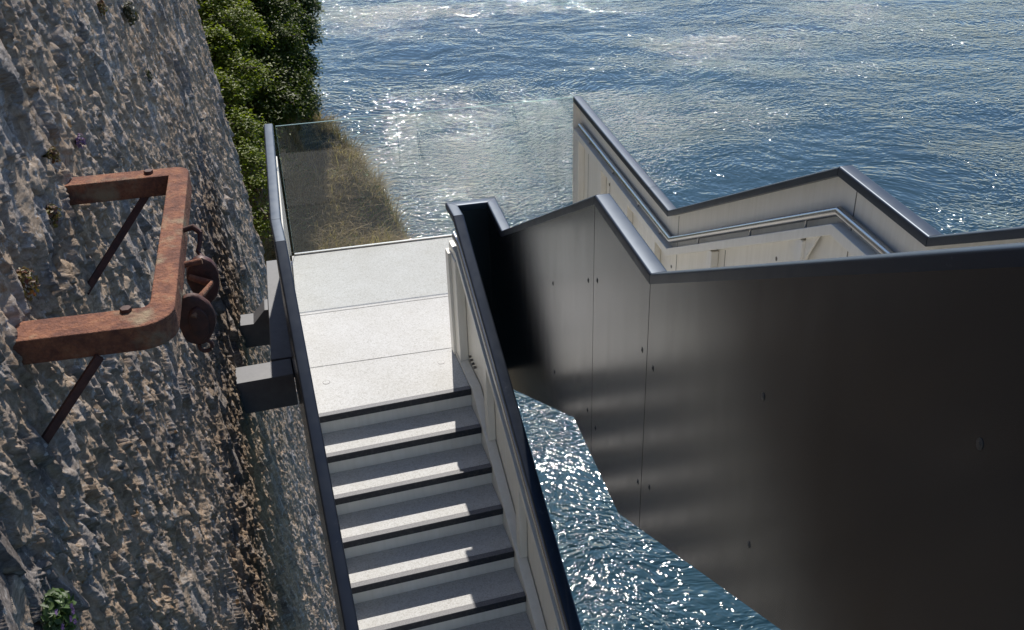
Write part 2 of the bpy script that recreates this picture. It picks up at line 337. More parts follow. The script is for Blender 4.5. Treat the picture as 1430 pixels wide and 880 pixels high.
# ------------------------------------------------------------------ rubble wall (real relief)
TB = math.tan(R(5.0))
def wall_x(z): return -0.545 - (z+0.05)*TB
def relief(y, z):
    wy = y + 0.10*(fbm(y*3, z*3, 3, 40)-0.5) + 0.02*(fbm(y*22, z*14, 2, 41)-0.5); wz = z + 0.12*(fbm(y*3+50, z*3, 3, 44)-0.5) + 0.02*(fbm(y*22+9, z*14, 2, 45)-0.5)
    f1, f2, r1, r2_, r3, dx, dz = voronoi(wy/0.22, wz/0.25, 60)
    e = f2-f1
    patch = sstep(0.46, 0.70, fbm(y*1.3, z*1.3, 3, 70))                 # where mortar has washed off the stones
    big = patch*sstep(0.0, 0.07, e)*(r1 > 0.25)
    h = big*(0.010+0.030*r1 + ((r2_-0.5)*0.11-0.045)*dx+((r3-0.5)*0.06-0.020)*dz)
    g1, g2, q1, q2, q3, ex, ez = voronoi(wy/0.085, wz/0.135, 80)
    ed = sstep(0.0, 0.09, g2-g1); keep = (q1 > 0.25)
    h = h + (1-0.85*big)*ed*keep*(0.020*q1 + ((q2-0.5)*0.050-0.022)*ex + ((q3-0.5)*0.030-0.018)*ez)
    s1, s2, t1, t2, t3, sx, sz = voronoi(wy/0.038, wz/0.062, 110)
    ed2 = sstep(0.0, 0.12, s2-s1)
    h = h + (1-0.75*big)*ed2*(0.011*t1 + ((t2-0.5)*0.024-0.008)*sx + ((t3-0.5)*0.014-0.008)*sz)
    n = fbm(y*10, z*4.5, 4, 90); h = h + 0.024*(0.30-np.abs(n-0.5)*2)*(1-0.6*big)
    n = fbm(y*30, z*13, 3, 95); h = h + 0.011*(0.30-np.abs(n-0.5)*2)*(1-0.6*big)
    h = h + 0.012*(fbm(y*1.1, z*1.1, 3, 97)-0.5) + 0.008*(fbm(y*4, z*2.2, 3, 99)-0.5)
    pit = sstep(0.58, 0.70, fbm(y*7.5, z*4.0, 3, 120)); h = h-0.035*pit*(1-0.6*big)
    s3 = (s1, s2, t1); sm = ed*keep
    stone = np.clip(big*1.2 + 0.75*sm*(q1 > 0.55), 0, 1)
    tone = np.where(big > 0.35, r2_, q2)
    return 0.74*h-0.026, stone, np.clip(0.85*tone+0.15*s3[2], 0, 1)
yl = [-8.8]
while yl[-1] < 2.95:
    d = yl[-1]+9.364; yl.append(yl[-1]+min(0.020, max(0.006, 0.0012*d*d)))
yl = np.array(yl); yl[-1] = 2.95
tl = np.concatenate([np.linspace(-0.15, -0.55, 300), np.linspace(-0.5515, -1.12, 380)])
def zcol(y):
    d = max(y+9.364, 1.2); zz = CAM.z + d*tl
    top = np.linspace(4.62, zz[0], 6)[:-1] if zz[0] < 4.6 else np.full(5, 4.62)
    zz = np.minimum(zz, 4.6-0.0001*np.arange(len(zz)))
    bot = np.linspace(zz[-1], WATER-0.6, 60)[1:] if zz[-1] > WATER else np.full(59, zz[-1])
    return np.concatenate([top, zz, bot])
ZZ = np.array([zcol(y) for y in yl]); YY = np.repeat(yl[:, None], ZZ.shape[1], 1)
Hh, St, To = relief(YY, ZZ)
XX = wall_x(ZZ)+Hh
# round the far corner and run the return face back into the cliff
nC = 26; cy_ = []; ext = np.linspace(0.0, 1.0, nC)[1:]
Xr = []; Yr = []; Zr = []; Sr = []; Tr = []
zc = ZZ[-1]; base = wall_x(zc)
for k in ext:
    dx = 4.0*k*k; hh, s_, t_ = relief(np.full_like(zc, 2.95)+dx, zc)
    Xr.append(base-dx+Hh[-1]*(1-k)); Yr.append(np.full_like(zc, 2.95)+np.minimum(1, dx*8)*(hh+0.03)+0.02*k); Zr.append(zc); Sr.append(s_); Tr.append(t_)
XX = np.concatenate([XX, Xr]); YY = np.concatenate([YY, Yr]); ZZ = np.concatenate([ZZ, Zr]); St = np.concatenate([St, Sr]); To = np.concatenate([To, Tr])
idx = np.arange(XX.size).reshape(XX.shape)
F4 = np.stack([idx[:-1, :-1], idx[1:, :-1], idx[1:, 1:], idx[:-1, 1:]], -1).reshape(-1, 4)[:, ::-1]
wallo = npmesh('stone_wall', np.stack([XX, YY, ZZ], -1).reshape(-1, 3), F4, 'stone', To.ravel(), smooth=False, extra={'stone': St.ravel()})
tag(wallo, 'tall weathered rubble stone wall with rough mortar and orange lichen on the left', 'wall')

# ------------------------------------------------------------------ STAIRCASE
stair = thing('staircase', 'dark steel switchback staircase with white landing and cream inner panels above the sea', 'staircase')
AL = R(3.478); SL1, SL2 = 0.5834, 0.5595; HH = 1.32; W = 0.083
KX, KY = 0.002, -2.365
def F1(a, b_, z): return Vector((KX+a*math.cos(AL)-b_*math.sin(AL), KY+a*math.sin(AL)+b_*math.cos(AL), z))
def FW(x, y, z): return Vector((x, y, z))
RISE, RUN, N0, W1 = 0.1669, 0.286, -0.372, 1.213

def runframe(p, q):
    p = Vector((p[0], p[1], 0)); d = Vector((q[0], q[1], 0))-p; ln = d.length; d.normalize(); n = Vector((-d.y, d.x, 0))
    return (lambda s, t, z: p+d*s+n*t+Vector((0, 0, z))), ln
def poly(top, bot, s0, s1):
    tx = [q[0] for q in top]; tz = [q[1] for q in top]; bx = [q[0] for q in bot]; bz = [q[1] for q in bot]
    ss = [s0]+[x for x in tx if s0+1e-4 < x < s1-1e-4]+[s1]; sb = [s0]+[x for x in bx if s0+1e-4 < x < s1-1e-4]+[s1]
    return [(s, float(np.interp(s, tx, tz))) for s in ss]+[(s, float(np.interp(s, bx, bz))) for s in reversed(sb)]
def plate(mb, F, pl, t0, t1): mb.prism([F(s, t0, z) for s, z in pl], [F(s, t1, z) for s, z in pl])
CAPSEC = []
def capsec(w=W, h=0.05, r=0.013):
    out = []
    for (cx, cz, a0) in ((r, -r, 180), (w-r, -r, 90)):
        for k in range(5): a = R(a0-k*22.5); out.append((cx+r*math.cos(a), cz+r*math.sin(a)))
    return out+[(w, -h), (0.0, -h)]
CAPSEC = capsec()
def ring_at(pts, i, sec):
    p = Vector(pts[i]); 
    def d2(a, b_): v = Vector((b_[0]-a[0], b_[1]-a[1], 0)); return v.normalized()
    d0 = d2(pts[i-1], pts[i]) if i else None; d1 = d2(pts[i], pts[i+1]) if i < len(pts)-1 else None
    if d0 is None: d0 = d1
    if d1 is None: d1 = d0
    n0 = Vector((-d0.y, d0.x, 0)); n1 = Vector((-d1.y, d1.x, 0)); n = (n0+n1); n = n/ (n.dot(n0))
    return [p+n*s+Vector((0, 0, u)) for s, u in sec]
def sweep(mb, pts, sec):
    mb.rings([ring_at(pts, i, sec) for i in range(len(pts))]); return mb
def caps(pts, parent, label=None):
    rr = [ring_at(pts, i, CAPSEC) for i in range(len(pts))]
    for i in range(len(pts)-1):
        a, b_ = rr[i], rr[i+1]; ln = (Vector(pts[i+1])-Vector(pts[i])).length; g = 0.0022/ln
        A = [p.lerp(q, g) for p, q in zip(a, b_)]; B = [q.lerp(p, g) for p, q in zip(a, b_)]
        o = MB().rings([A, B]).build('cap_rail', 'cap_paint', parent); o.data.polygons.foreach_set('use_smooth', [True]*len(o.data.polygons)); o.data.set_sharp_from_angle(angle=R(35))
def off(pts, t, u):
    """a path moved inwards by t and down by u"""
    return [ring_at(pts, i, [(t, -u)])[0] for i in range(len(pts))]
def parapet(path, bots, seams, name_label, outer_mats='dark_paint', ledge=True, posts=(), ribs=(), tube=None, skip=()):
    """path: cap outer top edge; each plan-straight run of it gets outer sheets split at seams and an inner sheet"""
    root = None
    runs = []; i = 0
    while i < len(path)-1:
        j = i+1
        while j < len(path)-1:
            d0 = Vector((path[j][0]-path[i][0], path[j][1]-path[i][1])).normalized(); d1 = Vector((path[j+1][0]-path[j][0], path[j+1][1]-path[j][1])).normalized()
            if d0.dot(d1) < 0.9995: break
            j += 1
        runs.append((i, j)); i = j
    mb = MB(); outs = []
    for k, (i, j) in enumerate(runs):
        F, ln = runframe(path[i], path[j])
        def sdist(p): return (Vector((p[0], p[1]))-Vector((path[i][0], path[i][1]))).length
        top = [(sdist(p), p[2]-0.045) for p in path[i:j+1]]; bot = bots[k]
        t0 = 0.0; e0 = 0.0045 if i else 0.0; 
        plate(mb, F, poly(top, bot, 0.004, ln-0.004), 0.0115, 0.0175)
        cut = [0.0]+list(seams[k])+[ln]
        last = len(runs)-1
        for a, b_ in zip(cut[:-1], cut[1:]):
            a2 = a+0.003 if (a > 0 or k == 0) else a-0.0105
            b2 = b_-0.003 if (b_ < ln or k == last) else b_+0.0043
            tt = [(-1, top[0][1])]+top+[(ln+1, top[-1][1])]; bb = [(-1, bot[0][1])]+list(bot)+[(bot[-1][0]+1, bot[-1][1])]
            m2 = MB(); plate(m2, F, poly(tt, bb, a2, b2), 0.0045, 0.0110); outs.append(m2)
    root = mb.build('parapet', 'cream', stair)
    if name_label: root['label'] = name_label
    for m2 in outs: m2.build('outer_panel', outer_mats, root)
    return root, runs

def rail_set(root, path, tubeext=(0, 0), ledgepath=None, post_s=(), end_round=True):
    lp = ledgepath or path
    sec = [(0.018, -0.32), (0.079, -0.32), (0.079, -0.385), (0.018, -0.385)]
    sweep(MB(), lp, sec).build('ledge', 'cream', root, bevel=0.004)
    tp = off(path, 0.043, 0.252)
    hr = MB().tube(tp, 0.025, 20).build('handrail', 'steel', root, smooth=True)
    return hr
def post_on(root, P, length=0.075):
    MB().tube([P, P-Vector((0, 0, length))], 0.008, 8).build('handrail_post', 'steel', root, smooth=True)

# --- the void-side parapet: right side of the lower flight, round the end, left side of the upper flight
yv0, yv1 = -2.117, -2.034
XN = 1.522
A1 = 1.311
bend = (yv0-KY-A1*math.sin(AL))/math.cos(AL)
pc1 = F1(A1, bend, HH); bE = -4.2
pU = [F1(A1, bE, HH+SL1*bE), F1(A1, 0, HH), Vector((pc1.x, yv0, HH)), Vector((XN, yv0, HH)), Vector((XN, -2.626, HH)), Vector((XN, -4.943, 2.617)), Vector((XN, -5.754, 2.617)), Vector((XN, -9.75, 2.617+SL2*3.996))]
l0 = bend-bE
lowbot = lambda s, kinks: kinks
bot_r1 = [(0, HH+SL1*bE-1.565), (-bE+0.3, -0.245+SL1*0.0), (l0+0.1, -0.245)]
bot_r1 = [(0, -0.245+SL1*(bE+(-0.34))-0.0+SL1*0.68), (-bE-0.34+0.68, -0.245), (l0+0.2, -0.245)]
bot_r2 = [(0, -0.245), (5, -0.245)]
s_ = lambda y: yv0-y
bot_r3 = [(0, -0.245), (s_(-2.28), -0.245), (s_(-4.59), 1.05), (s_(-5.44), 1.05), (s_(-9.75), 1.05+SL2*4.31)]
uroot, _ = parapet(pU, [bot_r1, bot_r2, bot_r3], [[l0-2.4], [], [0.10, s_(-4.943), s_(-5.754), s_(-8.9)]], 'parapet looping round the open stairwell with large dark outer sheets')
caps(pU, uroot)
# ledge + handrail on the lower flight side
pL = [F1(A1, bE, HH+SL1*bE), F1(A1, 0.0, HH), F1(A1, bend+0.07, HH)]
rail_set(uroot, [pL[0], F1(A1, 0, HH), F1(A1, 0.17, HH)], ledgepath=pL)
for b_ in (-0.1, -0.95, -1.8, -2.65, -3.5): post_on(uroot, F1(A1-0.043, b_, HH+SL1*min(0, b_)-0.268), 0.06)
# end post, ribs, base kerb of the lower flight side
MB().box(F1, (W1-0.012, A1-0.02), (bend-0.02, bend+0.078), (0.0, HH-0.385)).build('end_post', 'cream', uroot, bevel=0.004)
MB().box(F1, (W1+0.01, A1-0.02), (bend-0.16, bend-0.022), (0.02, HH-0.39)).build('rib', 'cream', uroot, bevel=0.004)
def kz(b_): return 0.022 if b_ > -0.40 else 0.022-SL1*(-0.40-b_)
for bb in (-0.75, -1.55, -2.35, -3.15):
    zt = HH+SL1*bb-0.39
    MB().box(F1, (W1+0.022, A1-0.02), (bb-0.045, bb+0.045), (kz(bb)-0.02, zt+0.01)).build('rib', 'cream', uroot, bevel=0.004)
for k in range(4):
    P = F1(A1-0.022, bend-0.25-k*0.055, 0.11-0.0*k); MB().tube([P, P+(F1(-1, 0, 0)-F1(0, 0, 0))*0.02], 0.011, 8).build('bolt', 'bolt', uroot)
# ledge + handrail on the upper flight side (mostly hidden behind the dark sheets)
pN = [Vector((XN, yv1+0.0, HH)), Vector((XN, -2.626, HH)), Vector((XN, -4.943, 2.617)), Vector((XN, -5.754, 2.617)), Vector((XN, -9.75, 2.617+SL2*3.996))]
rail_set(uroot, pN)
def bolt(root, x, y, z, sx=-1, mat='bolt'):
    m_ = MB()
    for r, t in ((0.011, 0.002), (0.005, 0.004)):
        ring = lambda d: [Vector((x+sx*d, y+r*math.cos(a), z+r*1.35*math.sin(a))) for a in [2*math.pi*k/14 for k in range(14)]]
        m_.rings([ring(0), ring(t)])
    m_.build('bolt', mat, root)
for y, z in ((-4.118, 1.687), (-4.844, 2.096), (-5.0, 2.179), (-5.686, 2.199), (-5.829, 2.194), (-4.136, 1.07), (-6.835, 2.737), (-6.854, 2.118), (-5.858, 1.562), (-5.704, 1.47), (-5.011, 1.28), (-4.859, 1.291), (-7.826, 3.292), (-8.9, 3.6)):
    bolt(uroot, XN+0.0045, y, z, mat='bolt' if y < -6.5 else 'dark_paint')

# --- left parapet: along the landing, then down the lower flight beside the wall
pk = F1(-W, 0, HH); pb = Vector((-0.104, -1.99, HH)); 
pLft = [Vector((-0.108, 0.085, HH)), pb, pk, F1(-W, bE, HH+SL1*bE)]
lb = (Vector((pk.x, pk.y))-Vector((pb.x, pb.y))).length
lroot, _ = parapet(pLft, [[(0, -0.245), (4, -0.245)], [(0, -0.245), (lb-0.34, -0.245), (lb-bE, -0.245+SL1*(bE-0.34))]], [[], [lb+1.2]], 'left parapet running between the landing and the stone wall')
caps(pLft, lroot)
rail_set(lroot, pLft)
MB().box(FW, (-0.088, -0.03), (0.0, 0.07), (0.0, HH-0.387)).build('end_post', 'cream', lroot, bevel=0.004)
for yy in (-0.55, -1.1, -1.65): MB().box(FW, (-0.088, -0.035), (yy-0.03, yy+0.03), (0.0, HH-0.38)).build('rib', 'cream', lroot, bevel=0.004)

# --- far parapet of the upper flight (cream inner face towards us)
XF = 2.798; XO = XF+W
pF = [Vector((XO, -9.75, 2.617+SL2*3.996)), Vector((XO, -5.754, 2.617)), Vector((XO, -4.943, 2.617)), Vector((XO, -2.626, HH)), Vector((XO, -2.19, HH)), Vector((XO, 0.02, HH))]
f_ = lambda y: y+9.75
bot_f = [(0, 1.05+SL2*4.31), (f_(-5.44), 1.05), (f_(-4.59), 1.05), (f_(-2.28), -0.245), (f_(0.1), -0.245)]
froot, _ = parapet(pF, [bot_f], [[f_(-7.9), f_(-5.754), f_(-4.943), f_(-2.626), f_(-2.19)]], 'far parapet with its cream inner side and steel handrail in view')
caps(pF, froot)
MB().box(FW, (XF+0.001, XO-0.001), (0.0165, 0.0205), (-0.245, HH-0.046)).build('end_plate', 'cream', froot)
rail_set(froot, [pF[0], pF[1], pF[2], pF[3], Vector((XO, -0.10, HH))], ledgepath=[pF[0], pF[1], pF[2], pF[3], pF[5]])
def topz(y): return float(np.interp(y, [-9.75, -5.754, -4.943, -2.626, 0.1], [2.617+SL2*3.996, 2.617, 2.617, HH, HH]))
for y in (-0.42, -1.15, -1.85, -2.38, -3.15, -3.95, -4.62, -5.65, -6.5): post_on(froot, Vector((XO-0.043, y, topz(y)-0.268)), 0.06)
MB().box(FW, (XF+0.004, XO-0.019), (-0.16, 0.016), (0.0, HH-0.386)).build('end_post', 'cream', froot, bevel=0.004)
def walk(y):
    if y > -2.45: return 0.0
    if y > -4.60: return 0.0+SL2*(-2.45-y)+0.02
    if y > -5.6: return 1.297
    return 1.297+SL2*(-5.6-y)
for y in (-0.85, -1.62, -2.32, -3.42, -4.62, -5.5, -6.4, -7.3):
    MB().box(FW, (XF+0.010, XO-0.019), (y-0.04, y+0.04), (walk(y), topz(y)-0.38)).build('rib', 'cream', froot, bevel=0.004)
    for sg in ((-1, 1) if y == -4.62 else ()):   # triangular gussets each side of the rib, under the ledge
        zt = lambda yy: topz(yy)-0.383
        y0, y1 = y+sg*0.041, y+sg*0.17
        tri = [(y0, zt(y0)), (y1, zt(y1)), (y0, zt(y0)-0.15)]
        MB().prism([Vector((XF+0.030, a, z)) for a, z in tri], [Vector((XF+0.042, a, z)) for a, z in tri]).build('gusset', 'cream', froot)
# sheet joints on the cream inner face, and their bolts
for y, up_ in ((-0.30, 0.40), (-1.0, 0.40), (-2.70, 0.06), (-3.56, 0.40), (-5.04, 0.06)):
    MB().box(FW, (XO-0.0195, XO-0.0177), (y-0.003, y+0.003), (walk(y), topz(y)-up_)).build('joint_strip', 'bolt', froot)
for y in (-2.6, -3.28, -4.28, -5.17, -0.98):
    bolt(froot, XO-0.0178, y, topz(y)-0.50)
# sheet against the far side of the landing bottom
# --- treads and risers
def tread(F, a, front, back, z, parent, th=0.056):
    t = MB().box(F, a, (front+0.051, back), (z-th, z)).build('tread', 'terrazzo', parent, bevel=0.003)
    MB().box(F, a, (front, front+0.0495), (z-0.054, z+0.002)).build('nosing_strip', 'nosing', t, bevel=0.003)
    MB().box(F, (a[0]+0.002, a[1]-0.002), (front+0.004, front+0.0475), (z+0.001, z+0.0035)).build('grip_strip', 'grit', t)
    return t
for i in range(1, 13):
    n = N0-i*RUN
    tread(F1, (0.0, W1), n, n+RUN+0.02, -i*RISE, stair)
for i in range(0, 12):
    n = N0-i*RUN
    MB().box(F1, (0.0, W1), (n+0.02, n+0.03), (-(i+1)*RISE-0.02, -i*RISE-0.0545)).build('riser', 'cream', stair)
def FU(a, b_, z): return Vector((a, -b_, z))   # upper flights climb towards -y
for i in range(1, 9):
    n = 2.50+0.29*(i-1); zz = 0.1621*i
    if i < 8: tread(FU, (1.60, 2.795), n, n+0.31, zz, stair)
    MB().box(FU, (1.60, 2.795), (n+0.02, n+0.03), (zz-0.1621-0.02, zz-0.0545)).build('riser', 'cream', stair)
t = MB().box(FU, (1.60, 2.795), (2.50+0.29*7+0.036, 5.72), (1.297-0.06, 1.297)).build('deck_slab', 'terrazzo', stair, bevel=0.003)
MB().box(FU, (1.60, 2.795), (4.53, 4.5645), (1.297-0.042, 1.299)).build('nosing_strip', 'nosing', t, bevel=0.003)
for i in range(1, 14):
    n = 5.70+0.29*(i-1); zz = 1.297+0.1621*i
    tread(FU, (1.60, 2.795), n, n+0.31, zz, stair)
    MB().box(FU, (1.60, 2.795), (n+0.02, n+0.03), (zz-0.1621-0.02, zz-0.0545)).build('riser', 'cream', stair)
# stringers of the lower flight
def stringer(a0, a1, b_top, rt_):
    top = [(-0.40, 0.022), (bE+0.05, 0.022+SL1*(bE+0.05+0.40))]
    pl = [(bend+0.06, 0.022)]+top+[(bE+0.05, top[1][1]-0.42), (-0.15, -0.24), (bend+0.06, -0.24)]
    MB().prism([F1(a0, b_, z) for b_, z in pl], [F1(a1, b_, z) for b_, z in pl]).build('stringer', 'cream', rt_, bevel=0.004)
stringer(W1+0.001, W1+0.075, 0, stair)
stringer(-0.062, -0.001, 0, stair)
# soffit plates under the flights
for (F, a, pts) in ((F1, (-0.05, 1.29), [(-0.45, -0.25), (bE, -0.25+SL1*(bE+0.45))]), (FU, (1.545, 2.86), [(2.28, -0.22), (4.59, 1.07), (5.44, 1.07), (9.7, 1.07+SL2*4.26)])):
    m_ = MB()
    for (p, q) in zip(pts[:-1], pts[1:]):
        m_.hexa([F(a[0], p[0], p[1]), F(a[1], p[0], p[1]), F(a[1], q[0], q[1]), F(a[0], q[0], q[1]), F(a[0], p[0], p[1]+0.02), F(a[1], p[0], p[1]+0.02), F(a[1], q[0], q[1]+0.02), F(a[0], q[0], q[1]+0.02)])
    m_.build('soffit', 'dark_paint', stair)
# --- landing
def slab(pts, z0, z1): return MB().prism([Vector((x, y, z0)) for x, y in pts], [Vector((x, y, z1)) for x, y in pts]).build('deck_slab', 'terrazzo', stair, bevel=0.004)
J1, J2, g = -1.175, -2.033, 0.003
slab([(-0.028, J1+g), (2.84, J1+g), (2.84, -0.004), (-0.028, -0.004)], -0.07, 0.0)
slab([(-0.028, J2+g), (2.84, J2+g), (2.84, J1-g), (-0.028, J1-g)], -0.07, 0.0)
fl = F1(0.0, N0+0.051, 0); fr_ = F1(W1, N0+0.051, 0); fr2 = F1(W1, (J2-g-KY-W1*math.sin(AL))/math.cos(AL), 0)
sl3 = slab([(fl.x-0.0, fl.y), (fr_.x, fr_.y), (fr2.x, J2-g), (-0.028, J2-g)], -0.07, 0.0)
MB().box(F1, (0.0, W1), (N0, N0+0.0495), (-0.054, 0.002)).build('nosing_strip', 'nosing', sl3, bevel=0.003)
MB().box(F1, (0.002, W1-0.002), (N0+0.004, N0+0.0475), (0.001, 0.0035)).build('grip_strip', 'grit', sl3)
slab([(1.60, -2.52), (2.84, -2.52), (2.84, J2-g), (1.60, J2-g)], -0.07, 0.0)
for x, y in ((1.069, -2.226), (0.145, -2.275)):
    m_ = MB(); ring = lambda r, z: [Vector((x+r*math.cos(a), y+r*math.sin(a), z)) for a in [2*math.pi*k/20 for k in range(20)]]
    m_.rings([ring(0.030, -0.002), ring(0.030, 0.0012)]); o = m_.build('deck_plug', 'bolt', sl3)
    m_ = MB(); m_.rings([ring(0.025, 0.0), ring(0.025, 0.0024)]); m_.build('deck_plug', 'terrazzo', sl3)
MB().box(FW, (-0.10, 2.86), (-2.02, 0.035), (-0.24, -0.072)).build('landing_frame', 'dark_paint', stair, bevel=0.004)
MB().box(F1, (0.0, W1), (N0+0.035, 0.30), (-0.235, -0.074)).build('landing_frame', 'dark_paint', stair)
# --- steel beams holding the landing off the wall
MB().box(FW, (-0.279, -0.106), (-1.745, 0.055), (-0.26, -0.05)).build('edge_beam', 'dusty', stair, bevel=0.005)
MB().box(F1, (-0.80, -0.086), (0.356, 0.600), (-0.352, -0.046)).build('wall_beam', 'dusty', stair, bevel=0.006)
yb2 = -0.80
pr = [(-0.85, -0.18), (-0.425, -0.18), (-0.315, -0.053), (-0.281, -0.053), (-0.281, -0.42), (-0.85, -0.42)]
MB().prism([Vector((x, yb2-0.10, z)) for x, z in pr], [Vector((x, yb2+0.10, z)) for x, z in pr]).build('wall_beam', 'dusty', stair, bevel=0.004)
# --- glass
gp = MB().box(FW, (0.0, 2.79), (0.0, 0.013), (0.0165, HH-0.004)).build('glass_panel', 'glass', stair)
MB().box(FW, (0.0, 2.79), (-0.004, 0.018), (0.0, 0.016)).build('glass_channel', 'steel', gp)
MB().box(FW, (0.0, 2.79), (0.001, 0.012), (HH-0.0035, HH)).build('glass_edge', 'glass_edge', gp)
MB().box(FW, (-0.004, -0.0005), (0.001, 0.012), (0.03, HH)).build('glass_edge', 'glass_edge', gp)

# ------------------------------------------------------------------ rusty wall bracket
br = thing('wall_bracket', 'rusty iron U shaped bracket projecting from the rough stone wall', 'bracket')
zt, zb_ = 2.885, 2.79
# plan outline of the U: outer line then inner line back
def arc(cx, cy, r, a0, a1, n): return [(cx+r*math.cos(R(a0+(a1-a0)*k/n)), cy+r*math.sin(R(a0+(a1-a0)*k/n))) for k in range(n+1)]
outer = [(-1.2, -4.700)]+arc(-0.376, -4.775, 0.068, 90, 0, 6)+arc(-0.430, -5.995, 0.122, 0, -82, 8)+[(-1.2, -6.100)]
inner = [(-1.2, -5.960)]+arc(-0.430, -5.945, 0.035, -80, 0, 4)+[(-0.394, -4.802)]+[(-1.2, -4.800)]
pl = outer+inner
MB().prism([Vector((x, y, zb_)) for x, y in pl], [Vector((x, y, zt)) for x, y in pl]).build('frame', 'rust', br, bevel=0.006)
for (p, q) in (((-0.50, -4.775, 2.80), (-0.86, -5.10, 2.42)), ((-0.56, -6.13, 2.80), (-0.90, -6.30, 2.43))):
    p = Vector(p); q = Vector(q); d = (q-p).normalized(); s1 = d.cross(Vector((1, 0, 1))).normalized()*0.015; s2 = d.cross(s1).normalized()*0.011
    q = q+d*0.1
    MB().hexa([p-s1-s2, p+s1-s2, p+s1+s2, p-s1+s2, q-s1-s2, q+s1-s2, q+s1+s2, q-s1+s2]).build('strut', 'rust_dark', br, bevel=0.003)
for x, y in ((-0.480, -4.752), (-0.470, -5.995)):
    m_ = MB(); ring = lambda z, r: [Vector((x+r*math.cos(a), y+r*math.sin(a), z)) for a in [math.pi/3*k for k in range(6)]]
    m_.rings([ring(zt-0.002, 0.021), ring(zt+0.014, 0.021)]).build('bolt', 'rust_dark', br, bevel=0.003)

# pulley block hanging off the bracket
pu = thing('pulley_block', 'dark rusty pulley block hanging from the outer bar of the bracket', 'pulley')
PB = Vector((-0.255, -5.70, 2.66))
def cheek(c, rx, rz, th, name, mat):
    m_ = MB(); rr_ = []
    for o_, s_c in ((-1, 0.80), (-0.8, 0.95), (0, 1.0), (0.8, 0.95), (1, 0.80)):
        rr_.append([Vector((c[0]+rx*s_c*math.cos(a)*(1+0.07*math.sin(3*a+c[2]*90)+random.uniform(-.03, .03)), c[1]+o_*th*(1+random.uniform(-.15, .15)), c[2]+rz*s_c*math.sin(a)*(1+random.uniform(-.03, .03)))) for a in [2*math.pi*q/22 for q in range(22)]])
    return m_.rings(rr_).build(name, mat, pu, smooth=True)
up0 = Vector((-0.252, -5.50, 2.715)); lo0 = Vector((-0.285, -5.72, 2.665))
cheek(up0, 0.062, 0.105, 0.018, 'shell', 'rust_red')
cheek(lo0, 0.072, 0.112, 0.020, 'shell', 'rust_dark')
cheek(lo0+Vector((0.012, -0.026, -0.010)), 0.036, 0.074, 0.012, 'sheave', 'rust_dark')
MB().tube([up0+Vector((-0.05, -0.06, 0.05)), up0+Vector((0.03, -0.05, 0.0)), lo0+Vector((0.03, 0.02, 0.08)), lo0+Vector((0.0, -0.04, 0.03))], 0.012, 8).build('strap', 'rust', pu, smooth=True)
hook = [Vector((-0.315, -5.36, 2.87)), Vector((-0.27, -5.36, 2.88)), Vector((-0.245, -5.38, 2.86)), Vector((-0.250, -5.40, 2.83)), Vector((-0.262, -5.42, 2.80)), Vector((-0.250, -5.45, 2.79)), up0+Vector((0, 0, 0.09))]
MB().tube(hook, [0.012, 0.012, 0.011, 0.010, 0.010, 0.010, 0.011], 8).build('hook', 'rust_dark', pu, smooth=True)
rg = [lo0+Vector((0.018+0.024*math.cos(a), -0.01, -0.118+0.024*math.sin(a))) for a in [2*math.pi*k/14 for k in range(15)]]
MB().tube(rg, 0.008, 8).build('ring', 'rust_dark', pu, smooth=True)
MB().tube([up0+Vector((-0.085, -0.03, 0.085)), up0+Vector((0.01, -0.03, 0.095))], 0.013, 8).build('pin', 'rust', pu, smooth=True)

